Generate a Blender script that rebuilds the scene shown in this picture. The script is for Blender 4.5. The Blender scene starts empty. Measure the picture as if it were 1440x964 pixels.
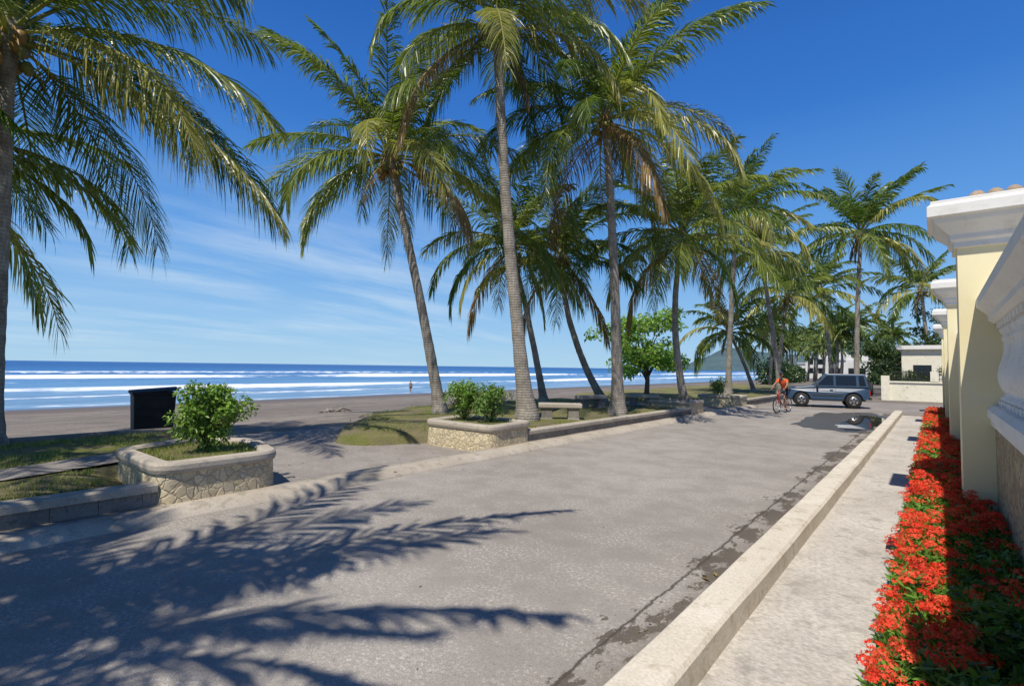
import bpy, math, random
import numpy as np
from mathutils import Vector, Matrix, noise
random.seed(7)
rad=math.radians
scene=bpy.context.scene

# ------------------------------------------------------------------ builder
class B:
    def __init__(s): s.v=[];s.f=[];s.m=[];s.c=[];s.s=[];s.n=0
    def add(s,v,f,mat=0,col=(1,1,1),smooth=False):
        v=np.asarray(v,float).reshape(-1,3)
        o=s.n
        s.v.append(v)
        c=np.asarray(col,float)
        if c.ndim==1: c=np.tile(c[:3],(len(v),1))
        s.c.append(c)
        s.f.extend([tuple(int(i)+o for i in q) for q in f])
        s.m.extend([mat]*len(f)); s.s.extend([smooth]*len(f))
        s.n+=len(v)
    def box(s,a,b,mat=0,col=(1,1,1),M=None):
        x0,y0,z0=a;x1,y1,z1=b
        v=np.array([(x0,y0,z0),(x1,y0,z0),(x1,y1,z0),(x0,y1,z0),(x0,y0,z1),(x1,y0,z1),(x1,y1,z1),(x0,y1,z1)],float)
        if M is not None: v=np.array([M@Vector(p) for p in v])
        s.add(v,[(0,3,2,1),(4,5,6,7),(0,1,5,4),(1,2,6,5),(2,3,7,6),(3,0,4,7)],mat,col)
    def build(s,name,mats,loc=(0,0,0),rotz=0,bevel=0,parent=None):
        me=bpy.data.meshes.new(name)
        me.from_pydata(np.concatenate(s.v).tolist(),[],s.f)
        for m in mats: me.materials.append(m)
        me.polygons.foreach_set('material_index',s.m)
        me.polygons.foreach_set('use_smooth',s.s)
        ca=me.color_attributes.new(name='Col',type='FLOAT_COLOR',domain='POINT')
        c=np.concatenate(s.c); c=np.hstack([c,np.ones((len(c),1))])
        ca.data.foreach_set('color',c.ravel())
        me.update()
        ob=bpy.data.objects.new(name,me); scene.collection.objects.link(ob)
        ob.location=loc; ob.rotation_euler=(0,0,rotz)
        if bevel:
            md=ob.modifiers.new('b','BEVEL'); md.width=bevel; md.segments=2; md.limit_method='ANGLE'
        if parent: ob.parent=parent
        return ob

def tube(b,pts,r,sides=8,mat=0,col=(1,1,1),cap=True,smooth=True):
    pts=[Vector(p) for p in pts]; n=len(pts)
    if not hasattr(r,'__len__'): r=[r]*n
    V=[];F=[]
    ref=None
    for i,p in enumerate(pts):
        T=(pts[min(i+1,n-1)]-pts[max(i-1,0)])
        if T.length<1e-9: T=Vector((0,0,1))
        T.normalize()
        if ref is None:
            ref=Vector((1,0,0)) if abs(T.x)<.8 else Vector((0,1,0))
        a=(ref-T*ref.dot(T)).normalized(); ref=a
        c=T.cross(a)
        for k in range(sides):
            t=2*math.pi*k/sides
            V.append(p+(a*math.cos(t)+c*math.sin(t))*r[i])
    for i in range(n-1):
        for k in range(sides):
            k2=(k+1)%sides
            F.append((i*sides+k,i*sides+k2,(i+1)*sides+k2,(i+1)*sides+k))
    if cap:
        F.append(tuple(range(sides))[::-1]); F.append(tuple((n-1)*sides+k for k in range(sides)))
    if isinstance(col,np.ndarray) and col.ndim==2: col=np.repeat(col,sides,axis=0)
    b.add([tuple(v) for v in V],F,mat,col,smooth)

def lathe(b,c,prof,sides=16,mat=0,col=(1,1,1)):
    V=[];F=[]
    for (r,z) in prof:
        for k in range(sides):
            t=2*math.pi*k/sides; V.append((c[0]+r*math.cos(t),c[1]+r*math.sin(t),c[2]+z))
    for i in range(len(prof)-1):
        for k in range(sides):
            k2=(k+1)%sides; F.append((i*sides+k,i*sides+k2,(i+1)*sides+k2,(i+1)*sides+k))
    F.append(tuple(range(sides))[::-1]); F.append(tuple((len(prof)-1)*sides+k for k in range(sides)))
    b.add(V,F,mat,col,True)

def ell(b,c,r,mat=0,col=(1,1,1),seg=12,rings=8,M=None):
    V=[];F=[]
    for i in range(rings+1):
        ph=math.pi*i/rings
        for k in range(seg):
            t=2*math.pi*k/seg
            V.append(Vector((r[0]*math.sin(ph)*math.cos(t),r[1]*math.sin(ph)*math.sin(t),r[2]*math.cos(ph))))
    if M is not None: V=[M@v for v in V]
    V=[(v.x+c[0],v.y+c[1],v.z+c[2]) for v in V]
    for i in range(rings):
        for k in range(seg):
            k2=(k+1)%seg; F.append((i*seg+k,(i+1)*seg+k,(i+1)*seg+k2,i*seg+k2))
    b.add(V,F,mat,col,True)

def round_poly(pts,r,seg=5):
    out=[];n=len(pts)
    for i in range(n):
        p=Vector(pts[i]);a=Vector(pts[i-1]);c=Vector(pts[(i+1)%n])
        ra=min(r,(a-p).length*.45);rc=min(r,(c-p).length*.45)
        s=p+(a-p).normalized()*ra;e=p+(c-p).normalized()*rc
        for k in range(seg+1):
            t=k/seg; out.append((1-t)**2*s+2*t*(1-t)*p+t*t*e)
    return out
def poly_loft(b,pts,rings,mats,fill=None,jit=0):
    n=len(pts);nor=[]
    for i in range(n):
        t=(pts[(i+1)%n]-pts[i-1]).normalized(); nor.append(Vector((t.y,-t.x)))
    for j in range(len(rings)-1):
        V=[]
        for (o,z) in rings[j:j+2]:
            for i in range(n):
                q=pts[i]+nor[i]*o
                zz=z+jit*noise.noise(Vector((q.x*1.3,q.y*1.3,z)))
                V.append((q.x,q.y,zz))
        F=[(i,(i+1)%n,n+(i+1)%n,n+i) for i in range(n)]
        b.add(V,F,mats[j],smooth=True)
    if fill is not None:
        o,z=rings[-1]
        V=[tuple(pts[i]+nor[i]*o)+(z+jit*noise.noise(Vector(((pts[i]+nor[i]*o).x*1.3,(pts[i]+nor[i]*o).y*1.3,z))),) for i in range(n)]
        b.add(V,[tuple(range(n))],fill)
def rect_loft(b,x0,x1,y0,y1,rings,mat=0,top=True):
    V=[];F=[]
    for (o,z) in rings: V+=[(x0-o,y0-o,z),(x1+o,y0-o,z),(x1+o,y1+o,z),(x0-o,y1+o,z)]
    for j in range(len(rings)-1):
        for k in range(4): F.append((4*j+k,4*j+(k+1)%4,4*j+4+(k+1)%4,4*j+4+k))
    if top: n=4*(len(rings)-1);F.append((n,n+1,n+2,n+3)); F.append((3,2,1,0))
    b.add(V,F,mat)
def extr_y(b,prof,y0,y1,mat=0,step=None,jit=0,seed=0,smooth=False):
    n=len(prof); ys=[y0,y1] if not step else list(np.linspace(y0,y1,max(2,int((y1-y0)/step)+1)))
    V=[];F=[]
    for y in ys:
        for (x,z) in prof:
            dz=jit*noise.noise(Vector((y*1.1,x*2+seed,z*2)));dx=jit*noise.noise(Vector((y*.9+9,x*2+seed,z*2)))
            V.append((x+dx,y,z+dz))
    for j in range(len(ys)-1):
        for k in range(n):
            F.append((j*n+k,j*n+(k+1)%n,(j+1)*n+(k+1)%n,(j+1)*n+k))
    F.append(tuple(range(n))[::-1]);F.append(tuple((len(ys)-1)*n+k for k in range(n)))
    b.add(V,F,mat,smooth=smooth)

# ------------------------------------------------------------------ materials
def newmat(name):
    m=bpy.data.materials.new(name); m.use_nodes=True
    nt=m.node_tree; bs=nt.nodes['Principled BSDF']; return m,nt,bs
def nd(nt,t,**k):
    n=nt.nodes.new(t)
    for a,v in k.items(): setattr(n,a,v)
    return n
def lk(nt,a,b): nt.links.new(a,b)
def ramp(nt,fac,stops):
    r=nd(nt,'ShaderNodeValToRGB')
    el=r.color_ramp.elements
    while len(el)<len(stops): el.new(.5)
    for e,(p,c) in zip(el,stops):
        e.position=p; e.color=(c,c,c,1) if not hasattr(c,'__len__') else tuple(c)+(1,)
    lk(nt,fac,r.inputs[0]); return r.outputs[0]
def mixc(nt,fac,a,b,mode='MIX'):
    n=nd(nt,'ShaderNodeMix',data_type='RGBA',blend_type=mode)
    for idx,v in ((0,fac),(6,a),(7,b)):
        if hasattr(v,'is_output'): lk(nt,v,n.inputs[idx])
        elif hasattr(v,'__len__'): n.inputs[idx].default_value=tuple(v)+(1,)
        else: n.inputs[idx].default_value=v
    return n.outputs[2]
def math_(nt,op,a,b=None,c=None,clamp=False):
    n=nd(nt,'ShaderNodeMath',operation=op,use_clamp=clamp)
    for i,v in enumerate((a,b,c)):
        if v is None: continue
        if hasattr(v,'is_output'): lk(nt,v,n.inputs[i])
        else: n.inputs[i].default_value=v
    return n.outputs[0]
def coords(nt,scale=(1,1,1)):
    tc=nd(nt,'ShaderNodeTexCoord'); mp=nd(nt,'ShaderNodeMapping'); mp.inputs['Scale'].default_value=scale
    lk(nt,tc.outputs['Object'],mp.inputs[0]); return mp.outputs[0]
def noi(nt,co,scale,detail=6,rough=.6):
    n=nd(nt,'ShaderNodeTexNoise'); n.inputs['Scale'].default_value=scale;n.inputs['Detail'].default_value=detail;n.inputs['Roughness'].default_value=rough
    lk(nt,co,n.inputs['Vector']); return n.outputs[0]
def bump(nt,bs,h,strength=.3,dist=.02):
    n=nd(nt,'ShaderNodeBump'); n.inputs['Strength'].default_value=strength; n.inputs['Distance'].default_value=dist
    lk(nt,h,n.inputs['Height']); lk(nt,n.outputs[0],bs.inputs['Normal'])
def noisy(name,c1,c2,scale=2,rough=.85,bs_=80,bst=.3,bd=.01,spec=.3,c3=None,sc=(1,1,1),fine=.35):
    m,nt,bs=newmat(name); co=coords(nt,sc)
    a=noi(nt,co,scale,4); f=noi(nt,co,bs_,3)
    col=mixc(nt,ramp(nt,a,[(.3,0),(.7,1)]),c1,c2)
    col=mixc(nt,ramp(nt,f,[(.35,.0),(.7,fine)]),col,tuple(x*.45 for x in c1))
    if c3: col=mixc(nt,ramp(nt,noi(nt,co,scale*4.3,6,.7),[(.53,0),(.66,.8)]),col,c3)
    lk(nt,col,bs.inputs['Base Color']); bs.inputs['Roughness'].default_value=rough
    bs.inputs['Specular IOR Level'].default_value=spec
    bump(nt,bs,f,bst,bd); return m
def plain(name,c,rough=.5,metal=0,spec=.5):
    m,nt,bs=newmat(name); co=coords(nt)
    col=mixc(nt,noi(nt,co,7,2),tuple(x*.8 for x in c),tuple(min(1,x*1.15) for x in c))
    lk(nt,col,bs.inputs['Base Color']); bs.inputs['Roughness'].default_value=rough; bs.inputs['Metallic'].default_value=metal
    bs.inputs['Specular IOR Level'].default_value=spec
    return m
def leafmat(name,rough=.45,trans=.3,spec=.4):
    m,nt,bs=newmat(name)
    at=nd(nt,'ShaderNodeAttribute',attribute_name='Col')
    lk(nt,at.outputs['Color'],bs.inputs['Base Color']); bs.inputs['Roughness'].default_value=rough
    bs.inputs['Specular IOR Level'].default_value=spec
    if trans>0:
        tr=nd(nt,'ShaderNodeBsdfTranslucent'); mx=nd(nt,'ShaderNodeMixShader'); mx.inputs[0].default_value=trans
        c2=mixc(nt,1.0,at.outputs['Color'],(1.5,1.7,.6),'MULTIPLY')
        lk(nt,c2,tr.inputs[0]); lk(nt,bs.outputs[0],mx.inputs[1]); lk(nt,tr.outputs[0],mx.inputs[2])
        lk(nt,mx.outputs[0],nt.nodes['Material Output'].inputs[0])
    return m

def road_mat(name,base1,base2,gutter=True):
    m,nt,bs=newmat(name); co=coords(nt); sep=nd(nt,'ShaderNodeSeparateXYZ'); lk(nt,co,sep.inputs[0])
    big=noi(nt,co,.3,3,.5); mid=noi(nt,co,1.6,6,.7); fine=noi(nt,co,30,5,.8); vf=noi(nt,co,110,1,.5)
    col=mixc(nt,ramp(nt,big,[(.35,0),(.65,1)]),base1,base2)
    col=mixc(nt,ramp(nt,mid,[(.33,.35),(.55,0)]),col,tuple(x*.7 for x in base1))
    pm=ramp(nt,mid,[(.44,.15),(.58,1)])
    sp=ramp(nt,fine,[(.52,0),(.60,1)])
    col=mixc(nt,math_(nt,'MULTIPLY',math_(nt,'MULTIPLY',sp,pm),.75),col,tuple(min(1,x*1.7) for x in base2))
    col=mixc(nt,ramp(nt,vf,[(.3,.6),(.5,0)]),col,tuple(x*.45 for x in base1))
    col=mixc(nt,ramp(nt,fine,[(.34,.6),(.43,0)]),col,tuple(x*.5 for x in base1))
    if gutter:
        x=sep.outputs[0]
        n1=noi(nt,co,3.2,7,.75)
        ja=math_(nt,'ABSOLUTE',math_(nt,'ADD',x,math_(nt,'MULTIPLY_ADD',n1,.13,1.70)))
        line=ramp(nt,ja,[(.007,.85),(.018,0)])
        col=mixc(nt,line,col,(.05,.042,.035))
        near=ramp(nt,math_(nt,'MULTIPLY_ADD',x,2.2,4.4),[(.0,0),(.55,1)])
        st=ramp(nt,math_(nt,'ADD',noi(nt,coords(nt,(1,.5,1)),2.0,8,.72),math_(nt,'MULTIPLY',near,.13)),[(.615,0),(.635,1)])
        col=mixc(nt,math_(nt,'MULTIPLY',math_(nt,'MULTIPLY',st,ramp(nt,near,[(.02,0),(.12,1)])),.82),col,(.075,.058,.042))
        dn=ramp(nt,math_(nt,'MULTIPLY_ADD',x,3.0,5.3),[(.2,0),(.95,.55)])
        col=mixc(nt,dn,col,(.15,.125,.095))
    lk(nt,col,bs.inputs['Base Color']); bs.inputs['Roughness'].default_value=.85; bs.inputs['Specular IOR Level'].default_value=.22
    h=math_(nt,'ADD',fine,math_(nt,'MULTIPLY',vf,.5)); bump(nt,bs,h,.45,.010)
    return m
M_road=road_mat('road_surface',(.285,.255,.218),(.36,.325,.282))
M_path=road_mat('path_surface',(.25,.218,.186),(.31,.275,.238),False)
M_conc=noisy('kerb_concrete',(.40,.345,.27),(.53,.465,.375),1.5,.9,50,.5,.012,c3=(.26,.225,.175))
M_side=noisy('sidewalk_concrete',(.48,.435,.37),(.64,.59,.51),.9,.9,30,.8,.015,c3=(.31,.28,.235),fine=.5)
M_rkerb=noisy('cream_kerb_paint',(.60,.53,.41),(.76,.69,.57),1.7,.85,45,.4,.008,c3=(.42,.35,.25))
M_block=noisy('kerb_block',(.19,.17,.145),(.33,.295,.245),2.2,.9,40,.5,.012,c3=(.11,.10,.085))
def stone_mat(name,c1,c2,mortar,scale):
    m,nt,bs=newmat(name); co=coords(nt)
    ns=nd(nt,'ShaderNodeTexNoise');ns.inputs['Scale'].default_value=6;lk(nt,co,ns.inputs['Vector'])
    sc=nd(nt,'ShaderNodeVectorMath',operation='SCALE');sc.inputs['Scale'].default_value=.09;lk(nt,ns.outputs[1],sc.inputs[0])
    ad=nd(nt,'ShaderNodeVectorMath',operation='ADD');lk(nt,co,ad.inputs[0]);lk(nt,sc.outputs[0],ad.inputs[1])
    ve=nd(nt,'ShaderNodeTexVoronoi',feature='DISTANCE_TO_EDGE');vc=nd(nt,'ShaderNodeTexVoronoi')
    for v in (ve,vc): v.inputs['Scale'].default_value=scale; lk(nt,ad.outputs[0],v.inputs['Vector'])
    sp=nd(nt,'ShaderNodeSeparateColor'); lk(nt,vc.outputs['Color'],sp.inputs[0])
    col=mixc(nt,sp.outputs[0],c1,c2)
    col=mixc(nt,ramp(nt,sp.outputs[1],[(.7,0),(.95,.45)]),col,(.33,.29,.24))
    f=noi(nt,co,30,5,.7); col=mixc(nt,ramp(nt,f,[(.35,.45),(.6,0)]),col,tuple(x*.5 for x in c1))
    edge=ramp(nt,ve.outputs['Distance'],[(.02,.9),(.06,0)])
    col=mixc(nt,edge,col,mortar)
    lk(nt,col,bs.inputs['Base Color']);bs.inputs['Roughness'].default_value=.9;bs.inputs['Specular IOR Level'].default_value=.2
    h=math_(nt,'ADD',ramp(nt,ve.outputs['Distance'],[(.01,0),(.10,1)]),math_(nt,'MULTIPLY',f,.35)); bump(nt,bs,h,.7,.016)
    return m
M_stone=stone_mat('flagstone',(.56,.46,.28),(.72,.61,.40),(.42,.35,.24),9)
M_stone2=stone_mat('rubble_stone',(.38,.29,.17),(.54,.44,.28),(.25,.2,.14),7)
M_cream=noisy('cream_plaster',(.80,.70,.42),(.86,.77,.50),.8,.8,60,.12,.004,fine=.06)
M_pale=noisy('pale_cream_plaster',(.76,.71,.55),(.84,.79,.64),.8,.8,60,.12,.004,c3=(.6,.56,.45),fine=.1)
M_white=noisy('white_plaster',(.74,.72,.66),(.82,.80,.75),1.2,.6,40,.08,.004,c3=(.64,.61,.53),fine=.08)
M_tile=noisy('pale_clay_tile',(.34,.25,.17),(.5,.40,.29),6,.85)
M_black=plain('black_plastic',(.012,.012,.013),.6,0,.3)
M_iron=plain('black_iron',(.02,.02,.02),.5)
M_soil=noisy('soil',(.05,.035,.022),(.09,.065,.04),6,.95,60,.8,.03)
M_leaf=leafmat('leaf',.4,.3,.35)
M_frond=leafmat('palm_frond',.36,.32,.55)
M_petal=leafmat('petal',.6,.25,.2)
M_coco=leafmat('coconut',.5,.0)
m,nt,bs=newmat('palm_bark'); co=coords(nt)
w=nd(nt,'ShaderNodeTexWave',wave_type='BANDS',bands_direction='Z');w.inputs['Scale'].default_value=4.2;w.inputs['Distortion'].default_value=3.0;w.inputs['Detail'].default_value=3;w.inputs['Detail Scale'].default_value=2.5
lk(nt,co,w.inputs['Vector'])
col=mixc(nt,ramp(nt,noi(nt,co,2.5,6,.7),[(.35,0),(.62,1)]),(.22,.19,.15),(.44,.395,.33))
col=mixc(nt,ramp(nt,w.outputs[0],[(.05,.30),(.3,0)]),col,(.10,.085,.07))
vs=noi(nt,coords(nt,(14,14,1.4)),2,5,.7); col=mixc(nt,ramp(nt,vs,[(.4,.45),(.55,0)]),col,(.13,.11,.09))
lk(nt,col,bs.inputs['Base Color']);bs.inputs['Roughness'].default_value=.95;bs.inputs['Specular IOR Level'].default_value=.15
bump(nt,bs,math_(nt,'ADD',math_(nt,'MULTIPLY',w.outputs[0],.35),vs),.8,.025); M_bark=m
M_wood=noisy('branch_bark',(.12,.09,.065),(.22,.18,.14),5,.95,40,.6,.02)
m,nt,bs=newmat('grass_ground'); co=coords(nt)
a=noi(nt,co,1.1,6,.7); f=noi(nt,co,35,4,.7)
col=mixc(nt,ramp(nt,a,[(.43,0),(.60,1)]),(.23,.19,.125),(.18,.20,.05))
col=mixc(nt,ramp(nt,noi(nt,co,.5,4),[(.42,0),(.62,.7)]),col,(.31,.28,.11))
col=mixc(nt,ramp(nt,f,[(.35,.6),(.6,0)]),col,(.07,.07,.03))
lk(nt,col,bs.inputs['Base Color']);bs.inputs['Roughness'].default_value=.95;bs.inputs['Specular IOR Level'].default_value=.1
bump(nt,bs,f,.9,.05); M_grass=m
m,nt,bs=newmat('beach_sand'); co=coords(nt); s3=nd(nt,'ShaderNodeSeparateXYZ'); lk(nt,co,s3.inputs[0])
big=noi(nt,coords(nt,(1,.25,1)),.12,4,.6); mid=noi(nt,coords(nt,(1,.5,1)),1.1,7,.72); f=noi(nt,co,14,5,.75)
col=mixc(nt,ramp(nt,big,[(.35,0),(.65,1)]),(.20,.168,.135),(.30,.258,.21))
col=mixc(nt,ramp(nt,mid,[(.40,.6),(.56,0)]),col,(.12,.10,.078))
col=mixc(nt,ramp(nt,f,[(.38,.55),(.58,0)]),col,(.10,.084,.066))
xx=math_(nt,'ADD',s3.outputs[0],math_(nt,'MULTIPLY',big,6))
wet=ramp(nt,math_(nt,'MULTIPLY_ADD',xx,-1/20,-34/20),[(.0,0),(.45,.75),(.9,1)])
col=mixc(nt,wet,col,(.13,.10,.077))
lk(nt,col,bs.inputs['Base Color'])
lk(nt,ramp(nt,wet,[(.6,.92),(1,.25)]),bs.inputs['Roughness']); bs.inputs['Specular IOR Level'].default_value=.3
bump(nt,bs,math_(nt,'ADD',mid,math_(nt,'MULTIPLY',f,.4)),.8,.09); M_sand=m
m,nt,bs=newmat('sea_water'); co=coords(nt); s3=nd(nt,'ShaderNodeSeparateXYZ'); lk(nt,co,s3.inputs[0])
at=nd(nt,'ShaderNodeAttribute',attribute_name='Col'); sc_=nd(nt,'ShaderNodeSeparateColor'); lk(nt,at.outputs['Color'],sc_.inputs[0])
dist=math_(nt,'MULTIPLY_ADD',s3.outputs[0],-1/500,-60/500)
col=ramp(nt,dist,[(0,(.22,.36,.47)),(.10,(.14,.30,.47)),(.30,(.045,.18,.38)),(1,(.012,.085,.27))])
str_=noi(nt,coords(nt,(1,.22,1)),.16,6,.65); col=mixc(nt,ramp(nt,str_,[(.4,.4),(.6,0)]),col,(.02,.09,.24))
fn=noi(nt,coords(nt,(1,.3,1)),.7,7,.75)
thr=math_(nt,'SUBTRACT',math_(nt,'ADD',sc_.outputs[0],math_(nt,'MULTIPLY_ADD',fn,1.4,-.7)),.38)
foam=math_(nt,'MULTIPLY',thr,4,clamp=True)
col=mixc(nt,foam,col,(.76,.80,.82))
lk(nt,col,bs.inputs['Base Color'])
lk(nt,ramp(nt,foam,[(0,.35),(1,.9)]),bs.inputs['Roughness']);bs.inputs['Specular IOR Level'].default_value=.2
wv=noi(nt,coords(nt,(1,.35,1)),.8,6,.7); bump(nt,bs,wv,.8,.5); M_sea=m
m,nt,bs=newmat('puddle_water'); bs.inputs['Base Color'].default_value=(.05,.048,.045,1);bs.inputs['Roughness'].default_value=.02
bs.inputs['Specular IOR Level'].default_value=1.0; M_pud=m
M_damp=noisy('damp_asphalt',(.075,.066,.056),(.11,.10,.085),2,.4,60,.3,.004,.5)
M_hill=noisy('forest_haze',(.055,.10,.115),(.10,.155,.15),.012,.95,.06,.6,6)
M_bldg=noisy('distant_wall',(.6,.58,.53),(.72,.7,.66),.3)

# ------------------------------------------------------------------ camera
F=720.; th=math.atan((1315-720)/F); pit=math.atan(33.6/F); rho=math.atan(.0133)
fw=Vector((-math.sin(th),math.cos(th),0));rt=Vector((math.cos(th),math.sin(th),0));up=Vector((0,0,1))
fwd=fw*math.cos(pit)+up*math.sin(pit); upp=up*math.cos(pit)-fw*math.sin(pit)
R=rt*math.cos(rho)+upp*math.sin(rho); U=upp*math.cos(rho)-rt*math.sin(rho)
cam=bpy.data.cameras.new('camera'); co_=bpy.data.objects.new('camera',cam); scene.collection.objects.link(co_)
mw=Matrix((( R.x,U.x,-fwd.x,0),(R.y,U.y,-fwd.y,0),(R.z,U.z,-fwd.z,1.85),(0,0,0,1)))
co_.matrix_world=mw; cam.lens=18; cam.sensor_width=36; cam.clip_end=40000; cam.clip_start=.05; scene.camera=co_

# ------------------------------------------------------------------ world + sun
sv=Vector((.127,-.514,.848)).normalized()
w=bpy.data.worlds.new('World'); scene.world=w; w.use_nodes=True; nt=w.node_tree
bg=nt.nodes['Background']; sky=nd(nt,'ShaderNodeTexSky',sky_type='NISHITA'); sky.sun_disc=False
sky.sun_elevation=math.asin(sv.z); sky.sun_rotation=math.atan2(sv.x,sv.y); sky.air_density=1.0; sky.dust_density=.3; sky.ozone_density=1.5
bg.inputs[1].default_value=.1
tc=nd(nt,'ShaderNodeTexCoord'); s3=nd(nt,'ShaderNodeSeparateXYZ'); lk(nt,tc.outputs['Generated'],s3.inputs[0])
zp=math_(nt,'MAXIMUM',s3.outputs[2],0)
grad=ramp(nt,zp,[(0,(.42,.68,.90)),(.08,(.30,.57,.90)),(.22,(.13,.38,.84)),(.42,(.038,.20,.66)),(.65,(.014,.11,.47)),(1,(.008,.07,.35))])
sc10=nd(nt,'ShaderNodeVectorMath',operation='SCALE'); sc10.inputs['Scale'].default_value=9.6; lk(nt,grad,sc10.inputs[0])
skm=mixc(nt,.92,sky.outputs[0],sc10.outputs[0])
zz=math_(nt,'ADD',zp,.12)
cx=math_(nt,'DIVIDE',s3.outputs[0],zz); cy=math_(nt,'DIVIDE',s3.outputs[1],zz)
cb=nd(nt,'ShaderNodeCombineXYZ'); lk(nt,cx,cb.inputs[0]); lk(nt,cy,cb.inputs[1])
mp=nd(nt,'ShaderNodeMapping'); mp.inputs['Rotation'].default_value=(0,0,rad(25)); mp.inputs['Scale'].default_value=(1.6,.45,1); lk(nt,cb.outputs[0],mp.inputs[0])
c1=noi(nt,mp.outputs[0],1.1,7,.62)
mp2=nd(nt,'ShaderNodeMapping'); mp2.inputs['Scale'].default_value=(.35,.35,1);mp2.inputs['Location'].default_value=(1.3,.4,0); lk(nt,cb.outputs[0],mp2.inputs[0])
c2=noi(nt,mp2.outputs[0],1.0,3,.5)
cl=math_(nt,'MULTIPLY',ramp(nt,c1,[(.42,0),(.70,1)]),ramp(nt,c2,[(.38,0),(.56,1)]))
cl=math_(nt,'MULTIPLY',cl,ramp(nt,s3.outputs[2],[(.0,.3),(.07,1),(.22,.8),(.34,0)]))
az=ramp(nt,math_(nt,'MULTIPLY',s3.outputs[0],-1),[(.5,0),(.8,1)])
cl=math_(nt,'MULTIPLY',math_(nt,'MULTIPLY',cl,az),.68)
skc=mixc(nt,cl,skm,(7.0,8.3,9.3))
lk(nt,skc,bg.inputs[0])
sl=bpy.data.lights.new('sun','SUN'); so=bpy.data.objects.new('sun',sl); scene.collection.objects.link(so)
sl.energy=5.0; sl.angle=rad(.5); sl.color=(1,.945,.855); so.rotation_euler=sv.to_track_quat('Z','Y').to_euler(); so.location=(10,-30,40)
scene.view_settings.view_transform='Standard'; scene.view_settings.look='None'; scene.view_settings.exposure=0

# ------------------------------------------------------------------ terrain
def zt(x,y):
    if x>-14: return -.02
    xs=[-400,-120,-75,-58,-40,-25,-14]; zs=[-9,-5,-3.1,-2.12,-1.25,-.5,-.02]
    z=float(np.interp(x,xs,zs))
    k=min(1,(-14-x)/4)
    if x>-70: z+=k*(.10*noise.noise(Vector((x*.25,y*.12,0)))+.05*noise.noise(Vector((x*1.1,y*.8,3))))*(1 if x>-50 else .3)
    return z
xs=[-400,-120,-90,-75,-66]+list(np.arange(-60,-13.9,1.0))+[-14,-8,0,30,200,4000]
ys=[-3000,-600,-200,-90]+list(np.arange(-30,120,1.2))+[130,150,200,250,330,450,700,1200,2500,6000]
V=[(x,y,zt(x,y)) for x in xs for y in ys]; ny=len(ys)
Fc=[(i*ny+j,(i+1)*ny+j,(i+1)*ny+j+1,i*ny+j+1) for i in range(len(xs)-1) for j in range(ny-1)]
b=B(); b.add(V,Fc,0,smooth=True); b.build('beach_ground',[M_sand])
xs=list(np.arange(-46,-240,-1.0))+list(-np.geomspace(240,20000,40))
ys=list(-np.geomspace(6000,62,14))+list(np.arange(-60,330,3.0))+list(np.geomspace(334,16000,34))
crest=[(-59,.03,3,.62),(-72,.12,3,.6),(-88,.4,7,.95),(-118,.35,4,.55),(-150,.9,10,1.05),(-215,.7,6,.6)]
X=np.array(xs)[:,None];Y=np.array(ys)
Z=np.full((len(xs),len(ys)),-2.0);FO=np.zeros_like(Z)
for i,(x0,am,wd,st) in enumerate(crest):
    o=np.array([6*noise.noise(Vector((y/70,i*7.3,0)))+2.0*noise.noise(Vector((y/17,i*3.3,5))) for y in ys])
    a=np.array([min(1,max(0,.8+.8*noise.noise(Vector((y/55,i*11.1+2,9))))) for y in ys])
    xc=x0+o; dx=X-xc
    Z+=am*a*np.exp(-np.where(dx>0,dx/1.3,dx/4.)**2)
    FO=np.maximum(FO,st*a*np.where(dx>-.8,np.exp(-np.maximum(dx,0)/wd),0))
Z+=.05*np.sin(X/2.3+np.sin(Y/19)*2)
ny=len(ys)
V=np.stack([np.broadcast_to(X,Z.shape),np.broadcast_to(Y,Z.shape),Z],-1).reshape(-1,3)
Fc=[(i*ny+j,i*ny+j+1,(i+1)*ny+j+1,(i+1)*ny+j) for i in range(len(xs)-1) for j in range(ny-1)]
b=B(); b.add(V,Fc,0,np.repeat(FO.reshape(-1,1),3,1),True); b.build('sea',[M_sea])

def hill(name,x0,x1,prof,dist_,seed):
    b=B();V=[];Fc=[];n=90;rows=10
    for j in range(rows+1):
        s=j/rows
        for i in range(n+1):
            t=i/n; u=x0+(x1-x0)*t; d=dist_*(1+.35*s)
            h0=np.interp(t,[p[0] for p in prof],[p[1] for p in prof])
            h=h0*math.sin(math.pi*min(.5,s*.7)) if s<.75 else h0*(1-(s-.75)*2)
            h=h*(1+.12*noise.noise(Vector((t*9,s*5,seed))))+6*noise.noise(Vector((t*40,s*14,seed)))*min(1,s*5)
            P=(fw+rt*u)*d; V.append((P.x,P.y,-2.5+max(0,h)))
    for j in range(rows):
        for i in range(n): Fc.append((j*(n+1)+i,j*(n+1)+i+1,(j+1)*(n+1)+i+1,(j+1)*(n+1)+i))
    b.add(V,Fc,0,smooth=True); return b.build(name,[M_hill])
hill('headland_hill',.31,.95,[(0,0),(.04,25),(.10,70),(.16,110),(.2,122),(.26,112),(.33,95),(.42,100),(.5,125),(.62,120),(.8,90),(1,60)],2300,3.)

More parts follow.
